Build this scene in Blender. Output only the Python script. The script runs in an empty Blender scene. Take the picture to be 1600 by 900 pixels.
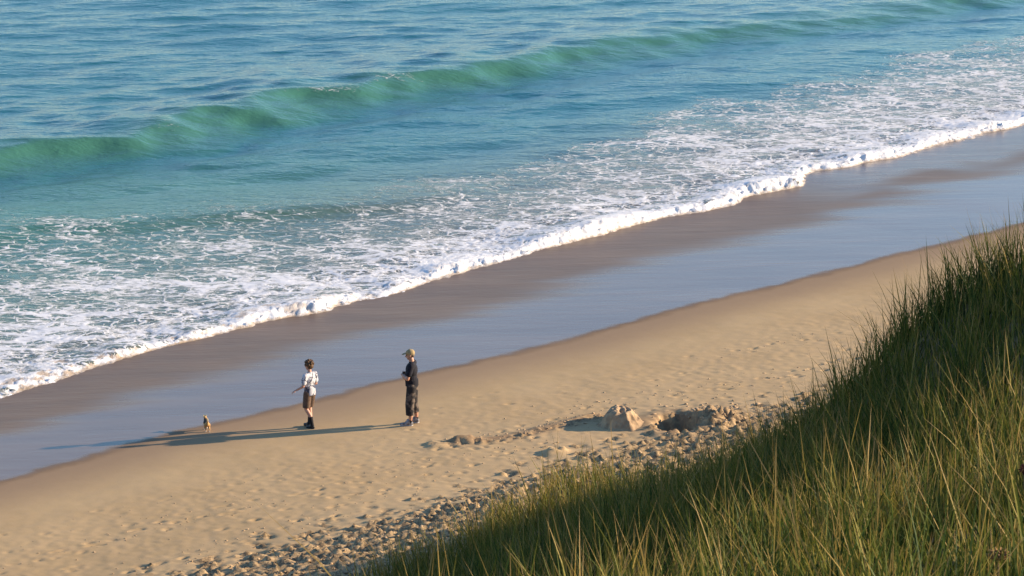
import bpy, math, random
import numpy as np
from math import radians, sin, cos, pi

rng = np.random.default_rng(7)
random.seed(7)
SC = bpy.context.scene

# ------------------------------------------------------------------ camera, sky, sun
F_PX, PITCH, CAM_H = 4100.0, radians(14.4), 18.3
cam = bpy.data.cameras.new('camera')
cam.sensor_width = 36.0
cam.lens = F_PX / 1600.0 * 36.0
cam.clip_start = 0.5
cam.clip_end = 8000.0
cam.dof.use_dof = True
cam.dof.focus_distance = 60.0
cam.dof.aperture_fstop = 16.0
cam_o = bpy.data.objects.new('camera', cam)
SC.collection.objects.link(cam_o)
cam_o.location = (0, 0, CAM_H)
cam_o.rotation_euler = (pi / 2 - PITCH, 0, 0)
SC.camera = cam_o

SUN_EL, SUN_AZ = radians(16.5), radians(80.0)
world = bpy.data.worlds.new('World')
SC.world = world
world.use_nodes = True
wn = world.node_tree
sky = wn.nodes.new('ShaderNodeTexSky')
sky.sky_type = 'NISHITA'
sky.sun_disc = False
sky.sun_elevation = SUN_EL
sky.sun_rotation = SUN_AZ
sky.altitude = 0.0
sky.air_density = 1.0
sky.dust_density = 0.1
sky.ozone_density = 4.0
wn.nodes['Background'].inputs['Strength'].default_value = 0.118
wn.links.new(sky.outputs[0], wn.nodes['Background'].inputs['Color'])

sun = bpy.data.lights.new('sun', 'SUN')
sun.energy = 5.0
sun.angle = radians(0.55)
sun.color = (1.0, 0.79, 0.56)
sun_o = bpy.data.objects.new('sun', sun)
SC.collection.objects.link(sun_o)
sun_o.rotation_euler = (pi / 2 - SUN_EL, 0, pi - SUN_AZ)

SC.view_settings.view_transform = 'Standard'
SC.view_settings.look = 'None'
SC.view_settings.exposure = 1.13
SC.view_settings.gamma = 1.0
SC.view_settings.use_curve_mapping = False
SC.cycles.use_denoising = True

# ------------------------------------------------------------------ survey helpers
C0 = np.array([0, 0, CAM_H])


def ray(px, py):
    dx = (px - 800) / F_PX
    dy = (450 - py) / F_PX
    return np.array([dx, cos(PITCH) + dy * sin(PITCH), -sin(PITCH) + dy * cos(PITCH)])


def at_z(px, py, z):
    r = ray(px, py)
    return C0 + r * ((z - CAM_H) / r[2])


def at_d(px, py, d):
    r = ray(px, py)
    return C0 + r * (d / r[1])


P0 = np.array([-10.934, 53.233])
ET = np.array([0.73376, 0.67941])
ES = np.array([-0.67941, 0.73376])


def st_of(x, y):
    return (x - P0[0]) * ES[0] + (y - P0[1]) * ES[1], (x - P0[0]) * ET[0] + (y - P0[1]) * ET[1]


def xy_of(s, t):
    return P0[0] + ES[0] * s + ET[0] * t, P0[1] + ES[1] * s + ET[1] * t


def line_st(pts, z):
    out = []
    for p in pts:
        w = at_z(p[0], p[1], z)
        s, t = st_of(w[0], w[1])
        out.append((t, s))
    out.sort()
    a = np.array(out)
    return a[:, 0], a[:, 1]


def smooth_fn(pts, z, sig=0.5):
    tt, ss = line_st(pts, z)
    g = np.arange(-60, 140, 0.1)
    v = np.interp(g, tt, ss)
    k = np.exp(-0.5 * (np.arange(-40, 41) * 0.1 / sig) ** 2)
    k /= k.sum()
    v = np.convolve(np.pad(v, 40, mode='edge'), k, mode='valid')
    return lambda t: np.interp(t, g, v)


s_wet = smooth_fn([(0,757),(100,730),(200,700),(300,672),(400,652),(500,630),(600,600),(700,578),(800,555),(850,545),(950,517),(1050,488),(1120,470),(1200,453),(1280,432),(1350,415),(1370,408),(1440,392),(1540,368),(1600,352)], .3, .5)
s_foam = smooth_fn([(0,622),(100,590),(200,558),(300,532),(400,510),(500,485),(600,462),(700,435),(760,419),(820,400),(850,388),(940,365),(1040,345),(1150,318),(1160,308),(1250,290),(1262,272),(1400,245),(1500,220),(1600,195)], 0., .22)
s_lace = smooth_fn([(0,345),(150,338),(330,326),(480,325),(600,286),(700,276),(830,250),(960,195),(1100,145),(1300,98),(1500,58),(1600,42)], 0., .8)
s_crest = smooth_fn([(0,215),(130,205),(250,180),(380,150),(470,128),(560,115),(700,95),(760,80),(900,60),(1000,40),(1130,25),(1300,5)], .7, 1.0)
s_bump = smooth_fn([(0,360),(200,348),(350,335),(600,318),(700,300)], .1, 1.2)
s_tramp = smooth_fn([(200,900),(280,880),(360,860),(452,842),(520,822),(580,808),(687,780),(762,745),(815,730),(950,686),(1020,672),(1100,640),(1180,632),(1240,616),(1320,597),(1350,588)], .9, .4)


# ---- tiling noise fields made by filtering white noise (numpy only)
def fft_tile(n, L, lo, hi, power, seed, wind=None, spread=2.0):
    r = np.random.default_rng(seed)
    k1 = np.fft.fftfreq(n, L / n)
    kx, ky = np.meshgrid(k1, k1, indexing='ij')
    k = np.hypot(kx, ky)
    k[0, 0] = 1e9
    amp = k ** (-power)
    amp[(k < 1 / hi) | (k > 1 / lo)] = 0
    if wind is not None:
        c = np.abs((kx * wind[0] + ky * wind[1]) / k)
        amp = amp * (c ** spread + 0.04)
    f = np.fft.ifft2(np.fft.fft2(r.standard_normal((n, n))) * amp).real
    return f / f.std()


def samp(tile, L, x, y):
    n = tile.shape[0]
    u = (np.asarray(x) / L * n) % n
    v = (np.asarray(y) / L * n) % n
    i = np.floor(u).astype(int)
    j = np.floor(v).astype(int)
    fu = u - i
    fv = v - j
    i %= n
    j %= n
    i2 = (i + 1) % n
    j2 = (j + 1) % n
    return (tile[i, j] * (1 - fu) * (1 - fv) + tile[i2, j] * fu * (1 - fv) + tile[i, j2] * (1 - fu) * fv + tile[i2, j2] * fu * fv)


N_FINE = fft_tile(512, 20.0, 0.10, 0.45, 1.0, 1)
N_MID = fft_tile(512, 40.0, 0.3, 1.2, 1.3, 2)
N_BIG = fft_tile(256, 80.0, 1.5, 9.0, 1.5, 3)
N_FROTH = fft_tile(512, 16.0, 0.09, 0.30, 0.6, 11)
N_TUS = fft_tile(512, 60.0, 0.7, 2.4, 1.0, 12)
N_SEA = fft_tile(1024, 90.0, 0.35, 5.0, 2.0, 4, wind=(-0.25, 0.97), spread=3.0)
N_SEA2 = fft_tile(1024, 120.0, 2.5, 14.0, 1.6, 5, wind=(-0.45, 0.89), spread=2.0)


def sm(a, b, x):
    q = np.clip((np.asarray(x, float) - a) / (b - a), 0, 1)
    return q * q * (3 - 2 * q)


# ------------------------------------------------------------------ relief
def beach_z(s, t):
    v = s - s_wet(t)
    w = np.maximum(s_foam(t) - s_wet(t), 3.0)
    q = v / w
    wet = 0.3 * (1 - q)
    dry = 0.3 + 0.055 * (-v) - 0.0006 * np.minimum(v, 0) ** 2 * 0
    z = np.where(v > 0, wet, np.minimum(dry, 2.4))
    return np.maximum(z, -1.6)


CTRL = []


def cp(px, py, d):
    CTRL.append(tuple(at_d(px, py, d)))


for a in [(560, 930, 44), (700, 850, 47), (850, 785, 50), (1000, 752, 46), (1100, 762, 42), (1200, 758, 38), (1310, 712, 35.5), (1376, 618, 34), (1420, 515, 33), (1510, 428, 32.5), (1620, 385, 32.5), (1760, 385, 33.5), (1950, 380, 34),
          (700, 930, 35), (1000, 790, 41), (1000, 860, 32), (1000, 930, 24), (1200, 812, 32), (1200, 850, 26), (1200, 930, 20),
          (1400, 705, 29.5), (1400, 780, 25.5), (1400, 880, 21), (1600, 560, 28.5), (1600, 700, 25), (1600, 880, 18), (1800, 620, 26), (1800, 880, 17),
          (800, 930, 28), (500, 1130, 30), (300, 1350, 28), (0, 1600, 22), (900, 1080, 15), (1300, 1050, 13), (1700, 1050, 13)]:
    cp(*a)
CTRL += [(0, 0, 16.6), (-4, 2, 16.4), (4, 2, 16.7), (0, -10, 18), (-12, 0, 16), (14, 0, 16), (-25, 10, 13), (30, 10, 10), (-18, 25, 7), (0, -40, 19), (30, -20, 18), (-30, -20, 18), (30, 28, 7), (18, 36, 6.5)]
for px, py, d in [(560, 860, 52), (850, 690, 56), (1100, 640, 59), (1250, 600, 60), (1350, 560, 60), (1450, 470, 60), (1560, 400, 60), (1100, 715, 48), (1200, 700, 46), (1300, 640, 44), (1340, 560, 44), (1400, 500, 44), (1470, 430, 44), (1560, 395, 43), (1700, 380, 43), (300, 900, 50), (950, 715, 53.5), (1150, 655, 54), (1290, 612, 55), (760, 800, 52)]:
    w = at_d(px, py, d)
    CTRL.append((w[0], w[1], 0.1 if d > 47.5 else w[2] - 3.2))
for x, y in [(-14, 40), (-24, 40), (-40, 40), (0, 62), (10, 62), (16, 52), (22, 48), (-10, 60), (34, 50), (30, 70), (0, 80), (60, 60), (-50, 60)]:
    CTRL.append((x, y, -0.6))
CTRL = np.array(CTRL)


def _rbf_solve(p):
    n = len(p)
    d = np.hypot(p[:, None, 0] - p[None, :, 0], p[:, None, 1] - p[None, :, 1])
    A = np.zeros((n + 3, n + 3))
    A[:n, :n] = -d + np.eye(n) * -0.4
    A[:n, n] = 1
    A[:n, n + 1:] = p[:, :2]
    A[n:, :n] = A[:n, n:].T
    b = np.concatenate([p[:, 2], np.zeros(3)])
    return np.linalg.solve(A, b)


RBF = _rbf_solve(CTRL)


def dune_z(x, y):
    sh = np.shape(x)
    x = np.ravel(x).astype(float)
    y = np.ravel(y).astype(float)
    z = RBF[-3] + RBF[-2] * x + RBF[-1] * y
    for i, c in enumerate(CTRL):
        z -= RBF[i] * np.sqrt((x - c[0]) ** 2 + (y - c[1]) ** 2 + 0.6)
    return np.clip(z, -3, 19).reshape(sh)


def base_h(x, y):
    s, t = st_of(x, y)
    b = beach_z(s, t)
    d = dune_z(x, y)
    k = 0.8
    e = np.clip(0.5 + 0.5 * (d - b) / k, 0, 1)
    z = b * (1 - e) + d * e + k * e * (1 - e)
    return np.where(d - b < -k, b, z)


def grassiness(x, y):
    s, t = st_of(x, y)
    return dune_z(x, y) - beach_z(s, t)


def hit(px, py):
    r = ray(px, py)
    ks = np.linspace(10, 140, 6000)
    pts = C0[None] + r[None] / r[1] * ks[:, None]
    below = pts[:, 2] < base_h(pts[:, 0], pts[:, 1])
    i = int(np.argmax(below)) if below.any() else len(ks) - 1
    p = pts[i].copy()
    p[2] = float(base_h(p[0:1], p[1:2])[0])
    return p


# ------------------------------------------------------------------ object helpers
def mesh_np(name, verts, faces, mat=None, attrs=None, smooth=True, parent=None):
    verts = np.asarray(verts, np.float32)
    faces = np.asarray(faces, np.int32)
    me = bpy.data.meshes.new(name)
    nf, w = faces.shape
    me.vertices.add(len(verts))
    me.vertices.foreach_set('co', verts.ravel())
    me.loops.add(nf * w)
    me.loops.foreach_set('vertex_index', faces.ravel())
    me.polygons.add(nf)
    me.polygons.foreach_set('loop_start', np.arange(0, nf * w, w, dtype=np.int32))
    me.update(calc_edges=True)
    me.polygons.foreach_set('use_smooth', np.full(nf, smooth))
    for k, v in (attrs or {}).items():
        a = me.attributes.new(k, 'FLOAT', 'POINT')
        a.data.foreach_set('value', np.asarray(v, np.float32).ravel())
    if mat:
        me.materials.append(mat)
    o = bpy.data.objects.new(name, me)
    SC.collection.objects.link(o)
    if parent is not None:
        o.parent = parent
    return o


def split(name, verts, faces, mask, mat, attrs):
    f = faces[mask]
    idx, inv = np.unique(f, return_inverse=True)
    return mesh_np(name, verts[idx], inv.reshape(f.shape), mat, {k: v[idx] for k, v in attrs.items()})


def grid_faces(nv, nt):
    i, j = np.meshgrid(np.arange(nv - 1), np.arange(nt - 1), indexing='ij')
    a = i * nt + j
    return np.stack([a, a + nt, a + nt + 1, a + 1], -1).reshape(-1, 4)


def tag(o, label=None, cat=None, group=None, kind=None):
    if label: o['label'] = label
    if cat: o['category'] = cat
    if group: o['group'] = group
    if kind: o['kind'] = kind
    return o


def thing(name, label, cat, loc, rz=0.0, group=None):
    o = bpy.data.objects.new(name, None)
    SC.collection.objects.link(o)
    o.empty_display_size = 0.2
    o.location = loc
    o.rotation_euler = (0, 0, rz)
    return tag(o, label, cat, group)


# ------------------------------------------------------------------ materials
class NT:
    def __init__(self, name):
        self.m = bpy.data.materials.new(name)
        self.m.use_nodes = True
        self.t = self.m.node_tree
        self.b = self.t.nodes['Principled BSDF']
        self.out = self.t.nodes['Material Output']

    def n(self, typ, **kw):
        nd = self.t.nodes.new(typ)
        for k, v in kw.items():
            setattr(nd, k, v)
        return nd

    def put(self, sock, v):
        if isinstance(v, bpy.types.NodeSocket):
            self.t.links.new(v, sock)
        elif v is not None:
            sock.default_value = v

    def set(self, **kw):
        for k, v in kw.items():
            self.put(self.b.inputs[k.replace('_', ' ')], v)

    def attr(self, name):
        return self.n('ShaderNodeAttribute', attribute_name=name).outputs['Fac']

    def math(self, op, a, b=0.0, c=0.0, clamp=False):
        nd = self.n('ShaderNodeMath', operation=op, use_clamp=clamp)
        self.put(nd.inputs[0], a)
        self.put(nd.inputs[1], b)
        self.put(nd.inputs[2], c)
        return nd.outputs[0]

    def ramp(self, x, a, b, lo=0.0, hi=1.0):
        nd = self.n('ShaderNodeMapRange', interpolation_type='SMOOTHSTEP')
        self.put(nd.inputs[0], x)
        for i, v in enumerate((a, b, lo, hi)):
            self.put(nd.inputs[i + 1], v)
        return nd.outputs[0]

    def mix(self, f, a, b):
        nd = self.n('ShaderNodeMix', data_type='RGBA')
        self.put(nd.inputs[0], f)
        self.put(nd.inputs[6], a if isinstance(a, bpy.types.NodeSocket) else (*a, 1))
        self.put(nd.inputs[7], b if isinstance(b, bpy.types.NodeSocket) else (*b, 1))
        return nd.outputs[2]

    def mixf(self, f, a, b):
        nd = self.n('ShaderNodeMix', data_type='FLOAT')
        self.put(nd.inputs[0], f)
        self.put(nd.inputs[2], a)
        self.put(nd.inputs[3], b)
        return nd.outputs[0]

    def pos(self, scale=(1, 1, 1), rot=0.0):
        tc = self.n('ShaderNodeTexCoord')
        mp = self.n('ShaderNodeMapping')
        mp.inputs['Scale'].default_value = scale
        mp.inputs['Rotation'].default_value = (0, 0, rot)
        self.t.links.new(tc.outputs['Object'], mp.inputs[0])
        return mp.outputs[0]

    def noise(self, vec, scale, detail=4, rough=0.55, dist=0.0):
        nd = self.n('ShaderNodeTexNoise')
        self.put(nd.inputs['Vector'], vec)
        nd.inputs['Scale'].default_value = scale
        nd.inputs['Detail'].default_value = detail
        nd.inputs['Roughness'].default_value = rough
        nd.inputs['Distortion'].default_value = dist
        return nd.outputs[0]

    def noisec(self, vec, scale, detail=3):
        nd = self.n('ShaderNodeTexNoise')
        self.put(nd.inputs['Vector'], vec)
        nd.inputs['Scale'].default_value = scale
        nd.inputs['Detail'].default_value = detail
        return nd.outputs[1]

    def voro(self, vec, scale, feature='DISTANCE_TO_EDGE', rand=1.0):
        nd = self.n('ShaderNodeTexVoronoi', feature=feature)
        self.put(nd.inputs['Vector'], vec)
        nd.inputs['Scale'].default_value = scale
        nd.inputs['Randomness'].default_value = rand
        return nd.outputs[0]

    def bump(self, h, dist, strength=1.0, normal=None):
        nd = self.n('ShaderNodeBump')
        nd.inputs['Distance'].default_value = dist
        self.put(nd.inputs['Strength'], strength)
        self.put(nd.inputs['Height'], h)
        if normal is not None:
            self.put(nd.inputs['Normal'], normal)
        return nd.outputs[0]

    def vadd(self, a, b, k):
        nd = self.n('ShaderNodeVectorMath', operation='MULTIPLY_ADD')
        self.put(nd.inputs[0], b)
        nd.inputs[1].default_value = (k, k, k)
        self.put(nd.inputs[2], a)
        return nd.outputs[0]


SHORE_ROT = -math.atan2(ET[1], ET[0])


def mat_sand():
    k = NT('sand')
    p = k.pos()
    ps = k.pos(scale=(0.22, 1.0, 1.0), rot=0.0)        # streaks of the backwash
    v = k.attr('v')
    q = k.attr('q')
    tr = k.attr('tramp')
    du = k.attr('dune')
    n1 = k.noise(p, 0.35, 4)
    n2 = k.noise(p, 4.0, 5, 0.65)
    n3 = k.noise(p, 60.0, 3, 0.7)
    dry = k.mix(k.ramp(n1, .35, .65), (0.485, 0.342, 0.18), (0.44, 0.306, 0.157))
    dry = k.mix(k.ramp(n2, .35, .75, 0, .45), dry, (0.49, 0.345, 0.20))
    dry = k.mix(k.ramp(n3, .45, .8, 0, .35), dry, (0.24, 0.16, 0.095))
    # broken weed and litter caught between the trodden clods and under the grass
    lit = k.math('MULTIPLY', k.ramp(k.noise(p, 9.0, 5, .7), .42, .60), tr, clamp=True)
    dry = k.mix(k.math('MULTIPLY', lit, .8), dry, (0.10, 0.078, 0.055))
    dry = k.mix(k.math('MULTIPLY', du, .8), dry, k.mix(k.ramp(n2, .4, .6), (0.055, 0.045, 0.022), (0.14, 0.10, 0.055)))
    dry = k.mix(k.math('MULTIPLY', k.attr('dug'), k.ramp(k.noise(p, 5.0, 4, .65), .3, .55)), dry, (0.25, 0.17, 0.10))  # darker tone: damp dug sand and painted shade together
    damp = (0.30, 0.205, 0.125)
    wet = k.mix(k.ramp(k.noise(ps, 1.1, 4), .35, .7), (0.165, 0.108, 0.066), (0.20, 0.132, 0.080))
    vv = k.math('ADD', v, k.math('MULTIPLY', k.math('SUBTRACT', k.noise(p, 1.3, 3), .5), .5))
    c = k.mix(k.ramp(vv, -2.6, -.15), dry, damp)
    c = k.mix(k.ramp(vv, -.22, .25), c, wet)
    k.set(Base_Color=c)
    film = k.ramp(vv, -.05, .45)
    run = k.ramp(k.math('ADD', q, k.math('MULTIPLY', k.math('SUBTRACT', k.noise(ps, .55, 4), .5), .45)), .42, .70)
    wr = k.mixf(run, .13, .42)
    run = k.math('MULTIPLY', run, k.math('SUBTRACT', 1.0, k.math('MULTIPLY', k.attr('back'), .65)))
    wr = k.mixf(run, .13, .42)
    k.set(Roughness=k.mixf(film, .92, wr))
    k.set(IOR=1.36)
    k.set(Specular_IOR_Level=k.mixf(film, .15, k.mixf(run, .75, .34)))
    hb = k.math('ADD', k.math('MULTIPLY', n3, .35), k.math('MULTIPLY', n2, 1.0))
    b1 = k.bump(hb, .02, k.mixf(film, k.mixf(tr, .16, .6), 0.0))
    rip = k.math('ADD', k.noise(ps, 2.2, 4, .55), k.math('MULTIPLY', k.noise(k.pos(scale=(.45, 1, 1)), 7.0, 3), .35))
    b2 = k.bump(rip, .035, k.math('MULTIPLY', film, k.mixf(run, .16, .55)), b1)
    k.set(Normal=b2)
    return k.m


def foam_mask(k):
    """lace of foam: cells with bright walls, broken up and thinning with the density attribute."""
    p = k.pos(scale=(.72, 1.12, 1.0), rot=SHORE_ROT * .6)
    d = k.attr('foam')
    wob = k.noisec(p, 1.1, 3)
    pw = k.vadd(p, wob, .85)
    wob2 = k.noisec(p, 4.0, 2)
    pw2 = k.vadd(pw, wob2, .16)
    c1 = k.ramp(k.voro(pw2, .85), .0, .30, 1.0, 0.0)
    c2 = k.ramp(k.voro(pw2, 2.1), .0, .16, 1.0, 0.0)
    c3 = k.ramp(k.voro(pw2, 5.0), .0, .10, 1.0, 0.0)
    patch = k.noise(p, .42, 5, .6, .6)
    fine = k.noise(pw, 5.5, 6, .72)
    lace = k.math('MAXIMUM', k.math('MULTIPLY', c1, .75), k.math('MULTIPLY', c2, .85))
    lace = k.math('MAXIMUM', lace, k.math('MULTIPLY', c3, .6))
    a = k.math('ADD', k.math('MULTIPLY', lace, .62), k.math('MULTIPLY', k.ramp(fine, .3, .75), .36))
    a = k.math('ADD', a, k.math('MULTIPLY', k.math('SUBTRACT', patch, .5), .8))
    thr = k.math('SUBTRACT', 1.055, k.math('MULTIPLY', d, .78))
    m = k.ramp(k.math('SUBTRACT', a, thr), -.08, .24)
    return k.math('MULTIPLY', m, k.ramp(d, 0.0, .06), clamp=True), fine


def mat_water():
    k = NT('sea_water')
    p = k.pos()
    sh = k.attr('shallow_glow')
    bl = k.noise(p, .05, 3)
    deep = k.mix(k.ramp(bl, .35, .65), (0.009, 0.104, 0.132), (0.011, 0.118, 0.134))
    green = (0.046, 0.150, 0.106)
    sandy = (0.125, 0.112, 0.088)
    c = k.mix(k.ramp(sh, .0, .5), deep, green)
    c = k.mix(k.math('MULTIPLY', k.attr('murk'), .95), c, sandy)
    m, fine = foam_mask(k)
    foamc = k.mix(k.ramp(fine, .35, .7), (0.60, 0.61, 0.62), (0.78, 0.78, 0.78))
    k.set(Base_Color=k.mix(m, c, foamc))
    k.set(Roughness=k.mixf(m, .09, .8))
    k.set(IOR=1.333)
    k.set(Specular_IOR_Level=k.mixf(m, .44, .2))
    pr = k.pos(scale=(.5, 1, 1), rot=.2)
    rip = k.math('ADD', k.noise(pr, 2.4, 3, .6, .3), k.math('MULTIPLY', k.noise(pr, 7.5, 3, .6), .38))
    b1 = k.bump(rip, .10, .5)
    b2 = k.bump(m, .05, .6, b1)
    k.set(Normal=b2)
    return k.m


def mat_surf():
    k = NT('surf_froth')
    p = k.pos()
    a = k.noise(p, 9.0, 6, .7)
    edge = k.attr('edge')
    c = k.mix(k.ramp(a, .3, .62), (0.66, 0.655, 0.64), (0.88, 0.875, 0.86))
    stain = k.math('MULTIPLY', k.ramp(k.noise(p, 2.6, 4), .45, .62), k.attr('silt'), clamp=True)
    c = k.mix(k.math('MULTIPLY', stain, .75), c, (0.36, 0.25, 0.15))
    c = k.mix(k.math('MULTIPLY', k.ramp(k.math('ADD', edge, k.math('MULTIPLY', k.math('SUBTRACT', a, .5), .3)), .02, .16, 1, 0), .75), c, (0.42, 0.31, 0.20))
    k.set(Base_Color=c, Roughness=.85, Specular_IOR_Level=.15)
    b = k.bump(k.noise(p, 14.0, 6, .75), .045, .8)
    k.set(Normal=b)
    return k.m


def mat_grass():
    k = NT('marram_grass')
    r = k.attr('rnd')
    al = k.attr('along')
    cr = k.n('ShaderNodeValToRGB')
    e = cr.color_ramp.elements
    e[0].position = 0.0
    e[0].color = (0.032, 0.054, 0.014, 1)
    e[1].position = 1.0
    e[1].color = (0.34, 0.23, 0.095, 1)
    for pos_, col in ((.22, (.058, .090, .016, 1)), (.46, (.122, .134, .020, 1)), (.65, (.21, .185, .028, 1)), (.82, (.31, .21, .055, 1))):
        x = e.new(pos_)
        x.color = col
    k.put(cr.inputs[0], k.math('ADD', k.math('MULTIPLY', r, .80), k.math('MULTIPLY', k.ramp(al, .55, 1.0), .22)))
    c = cr.outputs[0]
    k.set(Base_Color=c, Roughness=.6, Specular_IOR_Level=.15)
    tl = k.n('ShaderNodeBsdfTranslucent')
    k.put(tl.inputs[0], c)
    mx = k.n('ShaderNodeMixShader')
    mx.inputs[0].default_value = .26
    k.t.links.new(k.b.outputs[0], mx.inputs[1])
    k.t.links.new(tl.outputs[0], mx.inputs[2])
    k.t.links.new(mx.outputs[0], k.out.inputs[0])
    return k.m


def mat_flat(name, c, c2=None, scale=20.0, rough=.8, bump=.0, lo=.4, hi=.6, spec=.3):
    k = NT(name)
    p = k.pos()
    n = k.noise(p, scale, 4)
    k.set(Base_Color=k.mix(k.ramp(n, lo, hi), c, c2 or tuple(x * .8 for x in c)), Roughness=rough, Specular_IOR_Level=spec)
    if bump:
        k.set(Normal=k.bump(n, bump, 1.0))
    return k.m


M_SAND, M_WATER, M_SURF, M_GRASS = mat_sand(), mat_water(), mat_surf(), mat_grass()
M_CLOD = mat_flat('clod_sand', (.44, .31, .185), (.34, .235, .14), 9, .95, .02)
M_MOUND = mat_flat('mound_sand', (.42, .29, .165), (.30, .205, .118), 4, .95, .03)

# ------------------------------------------------------------------ terrain
gv = np.concatenate([np.arange(40, 1, -.5), np.arange(1, -2, -.15), np.arange(-2, -16, -.06), np.arange(-16, -52, -.35), -np.geomspace(52, 900, 16)])
gt = np.concatenate([-np.geomspace(900, 61, 16), np.arange(-60, -5, .8), np.arange(-5, 27, .062), np.arange(27, 46, .16), np.arange(46, 92, .6), np.geomspace(92, 1200, 16)])
NV, NT_ = len(gv), len(gt)
V, T = np.meshgrid(gv, gt, indexing='ij')
S = V + s_wet(T)
X, Y = xy_of(S, T)
Z = base_h(X, Y)
EXC = grassiness(X, Y)
DU = sm(0.3, 1.6, EXC)
vtr = s_tramp(T) - s_wet(T)
TR = sm(0.35, -.6, V - vtr + .5 * samp(N_MID, 40, X, Y)) * sm(-3, 0, T + 6)
near = sm(60, 20, np.abs(V + 10)) * sm(90, 50, np.abs(T - 15))
fine_zone = ((V < 0) & (V > -16) & (T > -5) & (T < 40))
DRY = sm(-.6, -3.5, V)
Z += DRY * near * (.002 * samp(N_MID, 40, X, Y) + .006 * samp(N_BIG, 80, X, Y))
Z += np.where(fine_zone, TR * (.008 * samp(N_MID, 40, X, Y) + .046 * np.maximum(samp(N_FINE, 20, X, Y), -.6)), 0)
BAND = sm(-2.2, -4.5, V) * (1 - TR)
Z += np.where(fine_zone, BAND * .003 * samp(N_FINE, 20, X, Y), 0)
Z += DU * near * .10 * samp(N_BIG, 80, X, Y)


def vt(px, py):
    w = hit(px, py)
    s, t = st_of(w[0], w[1])
    return s - float(s_wet(t)), t


def window(v, t, r):
    i0, i1 = np.searchsorted(-gv, [-(v + r), -(v - r)])
    j0, j1 = np.searchsorted(gt, [t - r, t + r])
    return slice(i0, i1 + 1), slice(j0, j1 + 1)


def stamp(v, t, ang, depth, ln=.15, wd=.06, rim=.35):
    ln, wd = ln * .74, wd * .8
    a, b = window(v, t, ln * 2.6)
    if Z[a, b].size == 0:
        return
    dv = V[a, b] - v
    dt = T[a, b] - t
    u = (dt * cos(ang) + dv * sin(ang)) / ln
    w = (-dt * sin(ang) + dv * cos(ang)) / wd
    r2 = u * u + w * w
    Z[a, b] += -depth * np.exp(-r2 * 1.1) + depth * rim * np.exp(-(np.sqrt(r2) - 1.5) ** 2 * 3.5)


def track(pts, step=.62, gap=.11, depth=.04, jit=.12, skip=.1):
    q = np.array([vt(*p) for p in pts])
    seg = np.hypot(*(np.diff(q, axis=0)).T)
    cum = np.concatenate([[0], np.cumsum(seg)])
    d = 0.0
    side = 1
    while d < cum[-1]:
        v = np.interp(d, cum, q[:, 0])
        t = np.interp(d, cum, q[:, 1])
        v2 = np.interp(d + .3, cum, q[:, 0])
        t2 = np.interp(d + .3, cum, q[:, 1])
        ang = math.atan2(v2 - v, t2 - t + 1e-6)
        if random.random() > skip:
            stamp(v + side * gap * cos(ang) + random.gauss(0, jit), t - side * gap * sin(ang) + random.gauss(0, jit), ang + random.gauss(0, .25), depth * random.uniform(.45, 1.05), random.uniform(.12, .17), random.uniform(.055, .085))
        side = -side
        d += step * random.uniform(.75, 1.25)


T_A = [(-40, 905), (60, 880), (140, 850), (224, 826), (300, 808), (348, 794), (432, 780), (540, 755), (640, 728), (700, 700)]
T_B = [(180, 902), (280, 876), (360, 848), (432, 826), (496, 808), (552, 786), (608, 770), (700, 738), (790, 708), (880, 690)]
T_C = [(760, 690), (830, 672), (900, 650), (960, 632), (1040, 620), (1120, 604), (1220, 590), (1330, 560), (1420, 520)]
T_D = [(1080, 560), (1200, 543), (1281, 524), (1402, 503), (1480, 470)]
T_E = [(-20, 860), (120, 815), (260, 788), (420, 752), (560, 725), (680, 690)]
track(T_A); track(T_A, gap=.3, depth=.035, jit=.2); track(T_B, depth=.05); track(T_B, gap=.25, jit=.2)
track(T_C); track(T_C, gap=.35, jit=.25, depth=.045); track(T_D, depth=.03); track(T_E, depth=.02, jit=.25, skip=.4)
track([(660, 640), (740, 620), (850, 605), (980, 590), (1100, 575)], depth=.018, jit=.35, skip=.3)
track([(1000, 660), (1090, 618), (1200, 600), (1340, 545)], gap=.4, jit=.3, depth=.045)
track([(655, 668), (680, 690), (720, 720), (760, 745)], depth=.03, jit=.2)
track([(0, 880), (200, 850), (420, 800), (600, 765)], depth=.04, jit=.5, skip=.2)
for _ in range(130):
    px, py = random.uniform(-60, 1450), random.uniform(520, 900)
    v, t = vt(px, py)
    if -13 < v < -3.2:
        stamp(v, t, random.uniform(-.6, .8), random.uniform(.008, .03), random.uniform(.08, .16), random.uniform(.05, .09))
DUG_SHADE = np.zeros_like(Z)  # damp dug sand, with shade on the ridge and pit painted in
# dug ridge of thrown sand from beside the tracks up to the mound
RID = np.array([vt(*p) for p in [(705, 693), (740, 690), (790, 683), (830, 674), (870, 664), (905, 654), (935, 648)]])
for k_ in range(len(RID) * 14):
    f = k_ / (len(RID) * 14) * (len(RID) - 1)
    i = int(f)
    v, t = RID[i] + (RID[min(i + 1, len(RID) - 1)] - RID[i]) * (f - i)
    hgt = .05 if f < 1.2 else .02
    a, b = window(v, t, .5)
    g = np.exp(-(((V[a, b] - v) / .13) ** 2 + ((T[a, b] - t) / .13) ** 2))
    Z[a, b] += g * hgt * random.uniform(.2, 1) * .6
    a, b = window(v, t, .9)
    DUG_SHADE[a, b] = np.maximum(DUG_SHADE[a, b], .95 * np.exp(-(((V[a, b] - v + .12) / .26) ** 2 + ((T[a, b] - t) / .26) ** 2)))
    stamp(v - .28 + random.gauss(0, .1), t + random.gauss(0, .15), random.uniform(0, 3), .03, .12, .07, .5)
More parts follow.
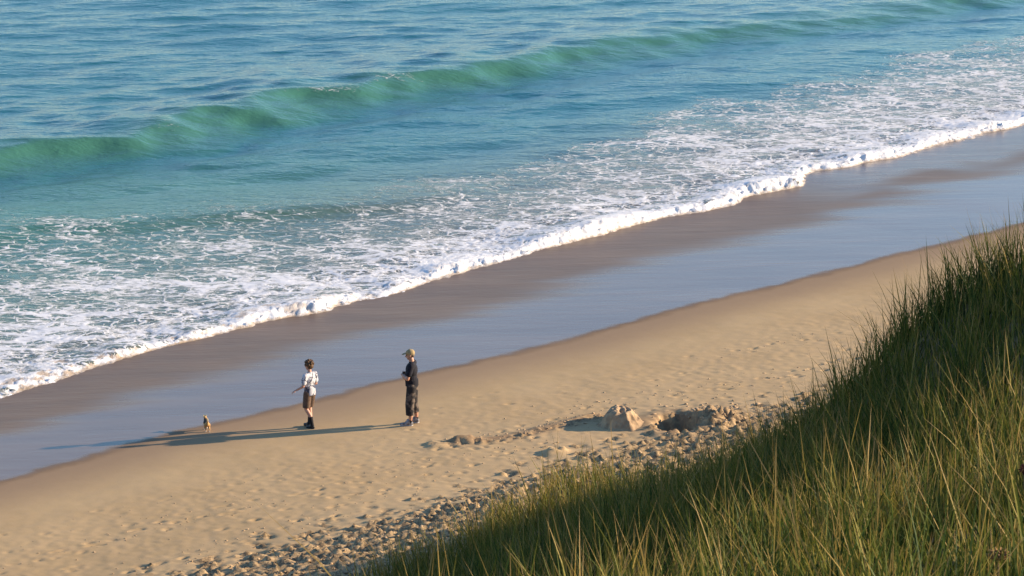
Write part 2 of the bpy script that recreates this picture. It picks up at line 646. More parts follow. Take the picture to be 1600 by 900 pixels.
# pit beside the mound
v, t = vt(1052, 662)
a, b = window(v, t, 2.2)
wx, wy = X[a, b], Y[a, b]
pc = hit(1058, 662)
dx, dy = wx - pc[0], wy - pc[1]
rr = np.sqrt((dx / .52) ** 2 + (dy / .8) ** 2)
rough = samp(N_FINE, 20, wx, wy)
Z[a, b] += -.44 * sm(1.05, .72, rr + .05 * rough) + .22 * np.exp(-(((dx - .85) / .4) ** 2 + (dy / .75) ** 2)) * (1 + .12 * rough) + .05 * np.exp(-(rr - 1.3) ** 2 * 6)
DUG_SHADE[a, b] = np.maximum(DUG_SHADE[a, b], .95 * sm(1.9, .9, rr))
pc2 = hit(1105, 655)
dx, dy = wx - pc2[0], wy - pc2[1]
DUG_SHADE[a, b] = np.maximum(DUG_SHADE[a, b], .8 * np.exp(-((dx / .9) ** 2 + (dy / 1.0) ** 2)))
Z[a, b] += .030 * rough * np.exp(-((dx / .9) ** 2 + (dy / .9) ** 2))
# little heap at the near end of the ridge
for px, py, hh, rad in [(682, 697, .07, .24), (862, 708, .10, .16), (878, 707, .08, .14)]:
    pm = hit(px, py)
    s_, t_ = st_of(pm[0], pm[1])
    a, b = window(s_ - float(s_wet(t_)), t_, 1.0)
    r2 = ((X[a, b] - pm[0]) / rad) ** 2 + ((Y[a, b] - pm[1]) / (rad * 1.3)) ** 2
    Z[a, b] += hh * np.exp(-r2) * (1 + .3 * samp(N_FINE, 20, X[a, b], Y[a, b]))

VERT = np.stack([X, Y, Z], -1).reshape(-1, 3)
FACE = grid_faces(NV, NT_)
Qn = V / np.maximum(s_foam(T) - s_wet(T), 3.0)
BACK = sm(33, 39, T) * sm(.62, .80, Qn + .05 * samp(N_BIG, 80, X, Y))
att = {'dug': DUG_SHADE.ravel(), 'back': BACK.ravel(), 'v': V.ravel(), 'q': Qn.ravel(), 'tramp': TR.ravel() * (1 - .5 * DU.ravel()), 'dune': DU.ravel() * sm(.8, 1.6, EXC).ravel()}
fv = V.ravel()[FACE].mean(1)
fe = EXC.ravel()[FACE].mean(1)
dmask = fe > 0.9
wmask = (fv > 0) & ~dmask
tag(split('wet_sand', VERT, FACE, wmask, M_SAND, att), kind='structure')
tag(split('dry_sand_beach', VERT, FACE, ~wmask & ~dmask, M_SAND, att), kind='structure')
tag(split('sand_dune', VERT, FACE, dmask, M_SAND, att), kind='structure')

from_grid_v = -gv


def ground(x, y):
    """height of the finished sand mesh"""
    s, t = st_of(x, y)
    v = s - s_wet(t)
    fi = np.interp(-v, from_grid_v, np.arange(NV))
    fj = np.interp(t, gt, np.arange(NT_))
    i = np.clip(np.floor(fi).astype(int), 0, NV - 2)
    j = np.clip(np.floor(fj).astype(int), 0, NT_ - 2)
    a, b = fi - i, fj - j
    return Z[i, j] * (1 - a) * (1 - b) + Z[i + 1, j] * a * (1 - b) + Z[i, j + 1] * (1 - a) * b + Z[i + 1, j + 1] * a * b


def gz(x, y):
    return float(ground(np.array([x]), np.array([y]))[0])


# ------------------------------------------------------------------ sea
gu = np.concatenate([np.arange(-1.2, 2.6, .055), np.arange(2.6, 8, .11), np.arange(8, 66, .15), np.geomspace(66, 5000, 34)])
gt2 = np.concatenate([-np.geomspace(4000, 14, 26), np.arange(-13, 0, .5), np.arange(0, 54, .075), np.arange(54, 84, .15), np.geomspace(84, 5000, 28)])
U, T2 = np.meshgrid(gu, gt2, indexing='ij')
w = sm(22, 1, U)
S2 = U + s_foam(T2) * w + 8.5 * (1 - w)
X2, Y2 = xy_of(S2, T2)
nF = samp(N_FINE, 20, X2, Y2)
nM = samp(N_MID, 40, X2, Y2)
nB = samp(N_BIG, 80, X2, Y2)
nR = samp(N_FROTH, 16, X2, Y2)
nT = samp(N_BIG, 80, T2 * .9 + 11, T2 * .3 + 5)
UE = U + .040 * nM + .02 * nF + .02 * nR + .12 * nB
HB = .115 + .13 * sm(4, 22, T2) + .03 * nB
HB = HB * (.80 + .35 * np.clip(nT, -1.4, 1.2))
roll = sm(-.02, .42, UE) * (1 - .62 * sm(.45, 1.9, UE)) * (1 - .8 * sm(1.9, 6.0, UE))
lump = sm(0, .25, UE) * (1 - sm(1.6, 4.0, UE) * .8)
wa = sm(1.0, 12, U)
far = sm(420, 110, S2) * sm(260, 110, np.abs(T2 - 40))
Zs = HB * roll + lump * (.007 * nM + .004 * nF + .007 * nR)
Zs += far * (.010 + .012 * sm(3, 24, U)) * samp(N_SEA, 90, X2, Y2) * sm(0, 1.5, U)
Zs += far * .024 * wa * samp(N_SEA2, 120, X2, Y2)
# the swell about to break, and a low bump behind the spent foam
ds = S2 - (s_crest(T2) + .35 * samp(N_BIG, 80, X2, Y2))
AMP = (.46 - .28 * sm(34, 66, T2)) * (.55 + .45 * sm(-20, 10, T2)) * (1 + .10 * nB) * sm(120, 70, T2)
front = np.exp(-np.clip(-ds, 0, 99) ** 2 / (2 * .95 ** 2))
back = np.exp(-np.clip(ds, 0, 99) ** 2 / (2 * 3.6 ** 2))
Zs += AMP * np.where(ds < 0, front, back) - .16 * np.exp(-((ds + 3.4) / 1.8) ** 2)
db = S2 - s_bump(T2)
Zs += .26 * np.where(db < 0, np.exp(-db ** 2 / (2 * .8 ** 2)), np.exp(-db ** 2 / (2 * 2.2 ** 2))) * sm(32, 20, T2)
sandz = ground(X2.ravel(), Y2.ravel()).reshape(X2.shape)
Zs = np.where(U < 3, np.where(UE < 0, sandz - .05 + .05 * sm(-.25, 0, UE), np.maximum(Zs, sandz * sm(1.2, 0, UE) - .02)), Zs)
ul = np.maximum(s_lace(T2) - s_foam(T2), 4)
FO = np.clip(1.0 - (.52 - .12 * sm(20, 34, T2)) * np.clip(U / ul, 0, 2) ** .7, 0, 1) * sm(1.18, .88, U / ul + .07 * nB)
FO = np.maximum(FO, .97 * sm(2.6, 1.0, U))
FO *= 1 - .12 * sm(16, 26, T2) * sm(.3, .5, U / ul) * (1 - sm(30, 38, T2))
glint_foam = np.exp(-((ds + .35) / .45) ** 2) * (.36 * np.exp(-((T2 - 36) / 5) ** 2) + .22 * np.exp(-((T2 - 27) / 3) ** 2)) + np.exp(-((ds + .3) / .4) ** 2) * .12 + np.exp(-((ds + 1.6) / .9) ** 2) * .20 * sm(20, 30, T2)  # sun glints on the crest painted as white specks, plus foam streaks
trail = .15 * sm(-13, -3, ds) * sm(0, -2, ds)
FO = np.maximum(FO, np.maximum(glint_foam, trail))
MURK = sm(15, 2.0, U) * (.55 + .45 * sm(8, 30, T2)) + .25 * sm(6, 1, U)
MURK = np.clip(MURK, 0, 1)
SHAL_GLOW = .60 * sm(26, 12, U) * sm(40, 14, T2)
SHAL_GLOW = np.maximum(SHAL_GLOW, .62 * sm(14.5, 6, S2 - s_foam(T2)) * 0)
SHAL_GLOW = np.maximum(SHAL_GLOW, .5 * np.exp(-((ds + .9) / 2.2) ** 2))  # light passing through the swell, painted in as green base colour
SHAL_GLOW = np.maximum(SHAL_GLOW, .18 * sm(26, 16, U) * sm(50, 10, T2))
edge = np.clip(UE, -1, 9)
silt = sm(24, 6, T2) * (1 - sm(.5, 2.2, UE)) + .12
VW = np.stack([X2, Y2, Zs], -1).reshape(-1, 3)
FW = grid_faces(len(gu), len(gt2))
attw = {'foam': FO.ravel(), 'shallow_glow': SHAL_GLOW.ravel(), 'murk': MURK.ravel(), 'edge': edge.ravel(), 'silt': silt.ravel()}
fu = (UE + .12 * nF + .08 * nR + .22 * nM + .18 * nB).ravel()[FW].mean(1)
fq = UE.ravel()[FW].mean(1)
wid = (.46 + .35 * sm(8, 26, T2) + .22 * nT).ravel()[FW].mean(1)
ft = T2.ravel()[FW].mean(1)
smask = (fq > -.04) & (fu < wid) & (ft > -13) & (ft < 84) & (U.ravel()[FW].mean(1) < 2.5)
tag(split('sea_water', VW, FW, ~smask, M_WATER, attw), kind='structure')
so = split('surf_foam', VW, FW, smask, M_SURF, attw)
tag(so, 'thick white line of lumpy foam where the wave runs up the wet sand', 'foam', kind='stuff')

# ------------------------------------------------------------------ loose clods on the trodden sand
def ico():
    g = (1 + 5 ** .5) / 2
    v = np.array([(-1, g, 0), (1, g, 0), (-1, -g, 0), (1, -g, 0), (0, -1, g), (0, 1, g), (0, -1, -g), (0, 1, -g), (g, 0, -1), (g, 0, 1), (-g, 0, -1), (-g, 0, 1)], float)
    f = np.array([(0, 11, 5), (0, 5, 1), (0, 1, 7), (0, 7, 10), (0, 10, 11), (1, 5, 9), (5, 11, 4), (11, 10, 2), (10, 7, 6), (7, 1, 8), (3, 9, 4), (3, 4, 2), (3, 2, 6), (3, 6, 8), (3, 8, 9), (4, 9, 5), (2, 4, 11), (6, 2, 10), (8, 6, 7), (9, 8, 1)])
    return v / np.linalg.norm(v[0]), f


IV, IF = ico()


def clods(name, pts, sizes, mat):
    n = len(pts)
    pts = np.asarray(pts)
    vv = IV[None] * (1 + .35 * rng.standard_normal((n, 12, 1))).clip(.4, 1.7)
    sc = np.asarray(sizes)[:, None, None] * (np.array([1.15, 1, .5]) * (1 + .25 * rng.standard_normal((n, 1, 3)))).clip(.4, 1.6)
    vv = vv * sc
    vv[:, :, :2] += pts[:, None, :2]
    z = ground(pts[:, 0], pts[:, 1])
    vv[:, :, 2] += z[:, None] + np.asarray(sizes)[:, None] * .12
    ff = IF[None] + (np.arange(n) * 12)[:, None, None]
    return mesh_np(name, vv.reshape(-1, 3), ff.reshape(-1, 3), mat)


pts, sizes = [], []
iv, it = rng.uniform(-14, -4, 26000), rng.uniform(-5, 34, 26000)
x_, y_ = xy_of(iv + s_wet(it), it)
trv = sm(.1, -.7, iv - (s_tramp(it) - s_wet(it)))
keep = (rng.random(26000) < trv * .55) & (grassiness(x_, y_) < 1.4)
for a_, b_ in zip(x_[keep], y_[keep]):
    pts.append((a_, b_)); sizes.append(abs(random.gauss(.008, .011)) + .008)
for poly, n, spr, s0 in [(T_A, 120, .45, .013), (T_B, 160, .35, .016), (T_C, 200, .5, .018), (T_D, 60, .3, .012), (T_E, 60, .6, .010), ([(700, 694), (790, 684), (870, 664), (940, 648)], 110, .2, .022), ([(1085, 650), (1130, 660), (1100, 640), (1160, 640)], 170, .5, .03)]:
    q = np.array([hit(*p) for p in poly])
    for _ in range(n):
        f = random.random() * (len(q) - 1)
        i = int(f)
        c = q[i] + (q[i + 1] - q[i]) * (f - i)
        pts.append((c[0] + random.gauss(0, spr), c[1] + random.gauss(0, spr)))
        sizes.append(s0 * random.uniform(.35, 1.5))
tag(clods('sand_clods', pts, sizes, M_CLOD), 'loose crumbs of dry sand scattered over the trodden upper beach', 'sand clods', kind='stuff')


pts, sizes = [], []
iv, it = rng.uniform(-14, -4, 110000), rng.uniform(-5, 34, 110000)
x_, y_ = xy_of(iv + s_wet(it), it)
trv = sm(.1, -1.2, iv - (s_tramp(it) - s_wet(it)) + .5 * samp(N_MID, 40, x_, y_))
keep = (rng.random(110000) < trv * .22 * sm(-.8, .6, samp(N_TUS, 60, x_, y_) + .3)) & (grassiness(x_, y_) < 1.6)
tag(clods('litter_and_shade', np.stack([x_[keep], y_[keep]], -1), rng.uniform(.009, .024, keep.sum()), mat_flat('litter_shade', (.06, .045, .03), (.14, .10, .06), 12, .9)), 'dark crumbs for dry weed and painted small shadows along the foot of the grass', 'litter', kind='stuff')  # dark crumbs stand for debris and for small shadows among the clods

# ------------------------------------------------------------------ the tall block of dug sand
def sand_mound(px, py):
    c = hit(px, py)
    n = 96
    sc = .78
    g = np.linspace(-1, 1, n)
    gx, gy = np.meshgrid(g * 1.1, g * 1.25, indexing='ij')
    ang = np.arctan2(gy / .75, gx / .52)
    r = np.hypot(gx / .52, gy / .75)
    r = r * (1 + .07 * np.sin(3 * ang + .6) + .05 * np.sin(7 * ang) + .03 * np.sin(13 * ang))
    wob = samp(N_FINE, 20, gx + 3, gy + 5)
    h = .43 * sm(1.16, .60, r + .035 * wob)
    h *= 1 - .28 * sm(-.1, -.55, gx) + .0 * gy
    h -= .10 * np.exp(-(((gx - .02) / .07) ** 2 + ((gy + .1) / .35) ** 2)) + .08 * np.exp(-(((gx - .22) / .06) ** 2 + ((gy - .05) / .3) ** 2))
    h += .018 * wob * sm(1.2, .8, r) + .10 * np.exp(-(r - 1.06) ** 2 * 40) * sm(-.2, .3, gx)
    gx, gy, h = gx * sc, gy * sc, h * .82
    x, y = c[0] + gx, c[1] + gy
    z = ground(x.ravel(), y.ravel()).reshape(x.shape) + h - .04 * sm(1.3, 1.6, r) - .012
    o = mesh_np('sand_mound', np.stack([gx, gy, z - c[2]], -1).reshape(-1, 3), grid_faces(n, n)[:, ::-1][:, [0, 3, 2, 1]], M_MOUND)
    o.location = c
    tag(o, 'steep sided block of dug sand with a notched top beside the pit', 'sand mound')


sand_mound(968, 661)

# ------------------------------------------------------------------ marram grass
def blades(roots, hgt, wid, az, lean, curl, rnd, seed=0):
    """tapering bent blades: 3 segments each, as arrays"""
    n = len(roots)
    lv = np.array([0, .36, .70, 1.0])
    d = np.stack([np.cos(az), np.sin(az), np.zeros(n)], -1)
    side_a = az + pi / 2 + rng.normal(0, .9, n)
    sd = np.stack([np.cos(side_a), np.sin(side_a), np.zeros(n)], -1)
    out = np.zeros((n, 7, 3))
    for i, l in enumerate(lv):
        off = hgt * (np.sin(lean) * l + curl * l * l)
        up = hgt * (np.cos(lean) * l - .45 * curl * l * l)
        p = roots + d * off[:, None] + np.array([0, 0, 1.0])[None] * up[:, None]
        wv = wid * (1 - .55 * l)
        if i < 3:
            out[:, 2 * i] = p - sd * wv[:, None] * .5
            out[:, 2 * i + 1] = p + sd * wv[:, None] * .5
        else:
            out[:, 6] = p
    tri = np.array([(0, 1, 3), (0, 3, 2), (2, 3, 5), (2, 5, 4), (4, 5, 6)])
    f = tri[None] + (np.arange(n) * 7)[:, None, None]
    al = np.tile(np.array([0, 0, .36, .36, .7, .7, 1.0]), n)
    return out.reshape(-1, 3), f.reshape(-1, 3), {'rnd': np.repeat(rnd, 7), 'along': al}


def scatter_clumps(ncl):
    b = rng.uniform(-.30, .30, ncl * 4)
    d = np.sqrt(rng.uniform(11 ** 2, 52 ** 2, ncl * 4))
    x, y = np.tan(b) * d, d
    e = grassiness(x, y)
    edge_n = samp(N_BIG, 80, x, y) * .35 + samp(N_MID, 40, x, y) * .25
    pr = .25 * sm(.6, 1.2, e + edge_n) + .75 * sm(1.0, 3.4, e + edge_n * 1.6)
    lush = sm(26, 31, d) * sm(2.0, 4.0, x)
    gap = sm(-1.3, -.2, samp(N_BIG, 80, x + 31, y + 7)) * sm(-.7, .7, samp(N_TUS, 60, x, y))
    keep = (x > -.075 * d) & (e > .5) & (rng.random(len(x)) < pr * np.maximum(.04 + .96 * gap, .6 * lush))
    return x[keep][:ncl], y[keep][:ncl], (e + edge_n)[keep][:ncl]


cx, cy, ce = scatter_clumps(9000)
cn = len(cx)
print('clumps', cn)
per = 10
size = rng.uniform(.6, 1.4, cn) * (.55 + .45 * sm(.8, 3.0, ce))
tone = rng.normal(0, .10, cn) + .12 * samp(N_BIG, 80, cx, cy)
px_ = np.repeat(cx, per) + rng.normal(0, .11, cn * per)
py_ = np.repeat(cy, per) + rng.normal(0, .11, cn * per)
az = rng.uniform(0, 2 * pi, cn * per)
bias = np.repeat(rng.normal(0, .12, cn), per)
ln = np.abs(rng.normal(.12, .23, cn * per)) + .02
h_ = np.repeat(size, per) * rng.uniform(.45, 1.0, cn * per) * .92
w_ = rng.uniform(.008, .021, cn * per)
r_ = np.clip(rng.beta(1.2, 1.35, cn * per) + np.repeat(tone, per), 0, 1)
st_ = rng.random(cn * per) < .09
h_[st_] *= 1.25
r_[st_] = rng.uniform(.85, 1.0, st_.sum())
cu = np.abs(rng.normal(.10, .14, cn * per))
roots = np.stack([px_, py_, ground(px_, py_) - .03], -1)
v_, f_, a_ = blades(roots, h_, w_, az, ln, cu, r_)
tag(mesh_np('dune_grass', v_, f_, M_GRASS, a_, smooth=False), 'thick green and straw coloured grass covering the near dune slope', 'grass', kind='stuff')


def tuft(px, py, d, n, hgt, label, lean_dir=None, spread=.14, tone=.35, name='grass_tuft', lean_k=1.0):
    w = at_d(px, py, d)
    x, y = w[0], w[1]
    z = gz(x, y)
    rx = rng.normal(0, spread, n)
    ry = rng.normal(0, spread, n)
    zz = ground(x + rx, y + ry) - z - .03
    az_ = rng.uniform(0, 2 * pi, n) if lean_dir is None else lean_dir + rng.normal(0, .9, n)
    v2, f2, a2 = blades(np.stack([rx, ry, zz], -1), hgt * rng.uniform(.55, 1.0, n), rng.uniform(.004, .007, n), az_, lean_k * (np.abs(rng.normal(.15, .2, n)) + .03), np.abs(rng.normal(.16, .14, n)), np.clip(rng.beta(2, 2.6, n) + tone - .35, 0, 1))
    o = mesh_np(name, v2, f2, M_GRASS, a2, smooth=False)
    o.location = (x, y, z)
    tag(o, label, 'grass tuft', 'grass tufts standing out from the dune edge')
    return o


tuft(1572, 420, 32.4, 110, 1.15, 'tallest dark grass tuft on the dune shoulder at the right edge', pi * .85, .22)
tuft(1470, 480, 32.9, 60, 1.0, 'dark grass tuft on the dune shoulder leaning left against bare sand', pi * .9, .2)
tuft(1376, 618, 34.1, 40, .95, 'wispy grass tuft at the lower left end of the dark dune shoulder', pi * .9, .25)


def stalks(px, py, d, n, label):
    w = at_d(px, py, d)
    z = gz(w[0], w[1])
    root = thing('grass_tuft', label, 'grass tuft', (w[0], w[1], z), 0, 'grass tufts standing out from the dune edge')
    for i in range(n):
        ox, oy = random.gauss(0, .32), random.gauss(0, .32)
        oz = gz(w[0] + ox, w[1] + oy) - z - .03
        one = np.ones(1)
        v2, f2, a2 = blades(np.array([[ox, oy, oz]]), one * random.uniform(.8, 1.15), one * random.uniform(.010, .016), one * random.uniform(0, 6.28), one * random.uniform(.02, .14), one * random.uniform(.02, .12), one * random.uniform(.6, .95))
        mesh_np('stalk', v2, f2, M_GRASS, a2, smooth=False, parent=root)


stalks(1070, 728, 43.5, 14, 'few thin upright stalks in front of the dug pit')


# ------------------------------------------------------------------ bodies: closed pieces fused by a voxel remesh into one skin
class Blob:
    def __init__(self):
        self.v, self.f, self.n = [], [], 0

    def add(self, v, f):
        self.v.append(np.asarray(v, float))
        self.f += [tuple(i + self.n for i in q) for q in f]
        self.n += len(v)

    def ball(self, c, r, rot=None, nu=14, nv=9):
        r = np.array([r] * 3 if np.isscalar(r) else r, float)
        vs = [(0, 0, -1)]
        for i in range(1, nv):
            a = -pi / 2 + pi * i / nv
            vs += [(cos(a) * cos(2 * pi * j / nu), cos(a) * sin(2 * pi * j / nu), sin(a)) for j in range(nu)]
        vs.append((0, 0, 1))
        vs = np.array(vs) * r
        if rot is not None:
            vs = vs @ np.asarray(rot).T
        fs = [(0, 1 + (j + 1) % nu, 1 + j) for j in range(nu)]
        for i in range(nv - 2):
            for j in range(nu):
                a = 1 + i * nu + j
                b = 1 + i * nu + (j + 1) % nu
                fs.append((a, b, b + nu, a + nu))
        top = len(vs) - 1
        o = 1 + (nv - 2) * nu
        fs += [(top, o + j, o + (j + 1) % nu) for j in range(nu)]
        self.add(vs + np.asarray(c, float), fs)
        return self

    def limb(self, pts, rads, nu=14, flat=1.0, caps=True):
        """tapered tube through pts, rounded at joints; flat squeezes sideways (y)"""
        pts = [np.asarray(p, float) for p in pts]
        for i in range(len(pts) - 1):
            a, b = pts[i], pts[i + 1]
            d = b - a
            d /= np.linalg.norm(d)
            h = np.array([0, 1, 0]) if abs(d[1]) < .9 else np.array([1, 0, 0])
            e1 = np.cross(d, h); e1 /= np.linalg.norm(e1)
            e2 = np.cross(d, e1)
            vs, fs = [], []
            for p, r in ((a, rads[i]), (b, rads[i + 1])):
                vs += [p + r * (cos(2 * pi * j / nu) * e1 + flat * sin(2 * pi * j / nu) * e2) for j in range(nu)]
            fs += [(j, (j + 1) % nu, nu + (j + 1) % nu, nu + j) for j in range(nu)]
            fs.append(tuple(range(nu - 1, -1, -1)))
            fs.append(tuple(range(nu, 2 * nu)))
            self.add(vs, fs)
            if caps or 0 < i:
                self.ball(a, rads[i] * .995, nu=nu)
        if caps:
            self.ball(pts[-1], rads[-1] * .995, nu=nu)
        return self

    def build(self, name, mat, parent, voxel=.008, it=3):
        me = bpy.data.meshes.new(name)
        me.from_pydata(np.concatenate(self.v).tolist(), [], self.f)
        me.materials.append(mat)
        me.polygons.foreach_set('use_smooth', [True] * len(me.polygons))
        o = bpy.data.objects.new(name, me)
        SC.collection.objects.link(o)
        o.parent = parent
        if voxel:
            r = o.modifiers.new('fuse', 'REMESH')
            r.mode = 'VOXEL'
            r.voxel_size = voxel
            r.use_smooth_shade = True
            s = o.modifiers.new('soften', 'SMOOTH')
            s.factor = .5
            s.iterations = it
        return o


def hand(B, wrist, d, palm_n, thumb_side, k=1.0, curl=.5):
    """palm, four unequal bent fingers and a thumb from the side of the palm"""
    d = np.asarray(d, float); d /= np.linalg.norm(d)
    n = np.asarray(palm_n, float); n -= d * (n @ d); n /= np.linalg.norm(n)
    sd = np.cross(n, d) * thumb_side
    w = np.asarray(wrist, float)
    R = np.stack([d, sd, n], 1)
    B.ball(w + d * .05 * k, (.055 * k, .042 * k, .017 * k), R)
    for i, L in enumerate((.072, .082, .076, .060)):
        base = w + d * .088 * k + sd * (.030 - .020 * i) * k
        p1 = base + (d * cos(curl * .6) + n * sin(curl * .6)) * L * .45 * k
        p2 = p1 + (d * cos(curl * 1.5) + n * sin(curl * 1.5)) * L * .32 * k
        p3 = p2 + (d * cos(curl * 2.2) + n * sin(curl * 2.2)) * L * .25 * k
        B.limb([base - d * .02 * k, p1, p2, p3], [.0095 * k, .009 * k, .0082 * k, .007 * k], 8)
    b = w + d * .03 * k + sd * .032 * k
    q1 = b + (d * .75 + sd * .6 + n * .2) * .036 * k
    q2 = q1 + (d * .9 + sd * .2 + n * .35) * .030 * k
    B.limb([b - sd * .012 * k, q1, q2], [.012 * k, .0105 * k, .0085 * k], 8)


def head(B, c, k, yaw=0.0, nod=0.0):
    """skull, jaw, nose, ears, lips, brow; returns a frame function"""
    cy_, sy_, cn_, sn_ = cos(yaw), sin(yaw), cos(nod), sin(nod)
    R = np.array([[cy_, -sy_, 0], [sy_, cy_, 0], [0, 0, 1]]) @ np.array([[cn_, 0, sn_], [0, 1, 0], [-sn_, 0, cn_]])
    c = np.asarray(c, float)

    def at(x, y, z):
        return c + R @ (np.array([x, y, z]) * k)
    B.ball(at(-.008, 0, .025), np.array([.098, .076, .092]) * k, R)
    B.ball(at(.022, 0, -.045), np.array([.066, .056, .066]) * k, R)
    B.ball(at(.045, 0, -.085), np.array([.034, .030, .026]) * k, R)
    B.limb([at(.082, 0, .008), at(.106, 0, -.032)], [.009 * k, .015 * k], 8)
    B.limb([at(.074, -.03, .022), at(.084, 0, .018), at(.074, .03, .022)], [.012 * k] * 3, 8)
    B.limb([at(.078, -.018, -.062), at(.086, 0, -.062), at(.078, .018, -.062)], [.007 * k] * 3, 8)
    for s in (1, -1):
        B.ball(at(-.004, s * .078, -.012), np.array([.019, .010, .031]) * k, R)
    return at, R


def skin_mat(name, c):
    k = NT(name)
    n = k.noise(k.pos(), 14, 3)
    k.set(Base_Color=k.mix(k.ramp(n, .35, .7), c, (c[0] * .86, c[1] * .76, c[2] * .72)), Roughness=.5)
    try:
        k.set(Subsurface_Weight=.08, Subsurface_Radius=(.01, .004, .002))
    except Exception:
        pass
    return k.m


M_SKIN_A = skin_mat('skin_tanned', (.46, .25, .165))
M_SKIN_B = skin_mat('skin_fair', (.52, .29, .20))
M_EYE = mat_flat('eye', (.03, .025, .02), None, 20, .2)
M_TEE = mat_flat('navy_cotton', (.006, .0065, .012), (.010, .0105, .018), 9, .9, .006)
M_CAMO = mat_flat('mottled_trouser_cloth', (.020, .018, .019), (.12, .092, .074), 7, .9, .006, .50, .62)
M_CAP = mat_flat('beige_cap_cloth', (.36, .27, .13), (.30, .22, .11), 30, .85, .002)
M_SHOE = mat_flat('grey_shoe', (.30, .28, .28), (.14, .135, .14), 14, .7, .003)
M_SOLE = mat_flat('pale_sole', (.42, .40, .38), None, 14, .8)
M_SOCK = mat_flat('black_sock', (.012, .012, .015), None, 30, .9)
M_BLACKSHOE = mat_flat('black_shoe', (.016, .016, .018), (.03, .03, .03), 20, .5)
M_BROWNSHORT = mat_flat('brown_short_cloth', (.125, .08, .055), (.09, .058, .04), 10, .9, .005)
M_HAIR = mat_flat('brown_hair', (.050, .026, .012), (.11, .058, .024), 55, .55, .012)


def mat_print():
    k = NT('printed_white_cotton')
    p = k.pos(scale=(1, 1, .6))
    n = k.noise(p, 10, 3, .5, .6)
    f = k.voro(k.vadd(p, k.noisec(p, 6), .1), 9.0)
    blot = k.math('MAXIMUM', k.ramp(n, .545, .60), k.math('MULTIPLY', k.ramp(f, .04, .09, 1, 0), k.ramp(n, .40, .48)))
    k.set(Base_Color=k.mix(blot, (.50, .50, .53), (.05, .055, .085)), Roughness=.9)
    k.set(Normal=k.bump(k.noise(p, 7, 3), .02, .6))
    return k.m


M_PRINT = mat_print()


def shoe(parent, foot, ang, k, mat, solemat, name='shoe'):
    c, s = cos(ang), sin(ang)
    f = np.asarray(foot, float)

    def P(x, y, z):
        return f + np.array([x * c - y * s, x * s + y * c, z]) * k
    R = np.array([[c, -s, 0], [s, c, 0], [0, 0, 1]])
    B = Blob()
    B.ball(P(-.03, 0, .055), np.array([.062, .042, .05]) * k, R)
    B.ball(P(.09, 0, .04), np.array([.095, .050, .036]) * k, R)
    B.ball(P(.02, 0, .07), np.array([.06, .042, .045]) * k, R)
    B.limb([P(-.01, 0, .06), P(-.012, 0, .10)], [.045 * k, .046 * k], 12)
    o = B.build(name, mat, parent, .008, 3)
    S_ = Blob()
    S_.limb([P(-.045, 0, .014), P(.05, 0, .014), P(.13, 0, .014)], [.044 * k, .046 * k, .048 * k], 14)
    vs = S_.v
    for i in range(len(vs)):
        vs[i][:, 2] = f[2] + (vs[i][:, 2] - f[2]).clip(0, .024 * k)
    S_.build('sole', solemat, o, .008, 2)
    return o


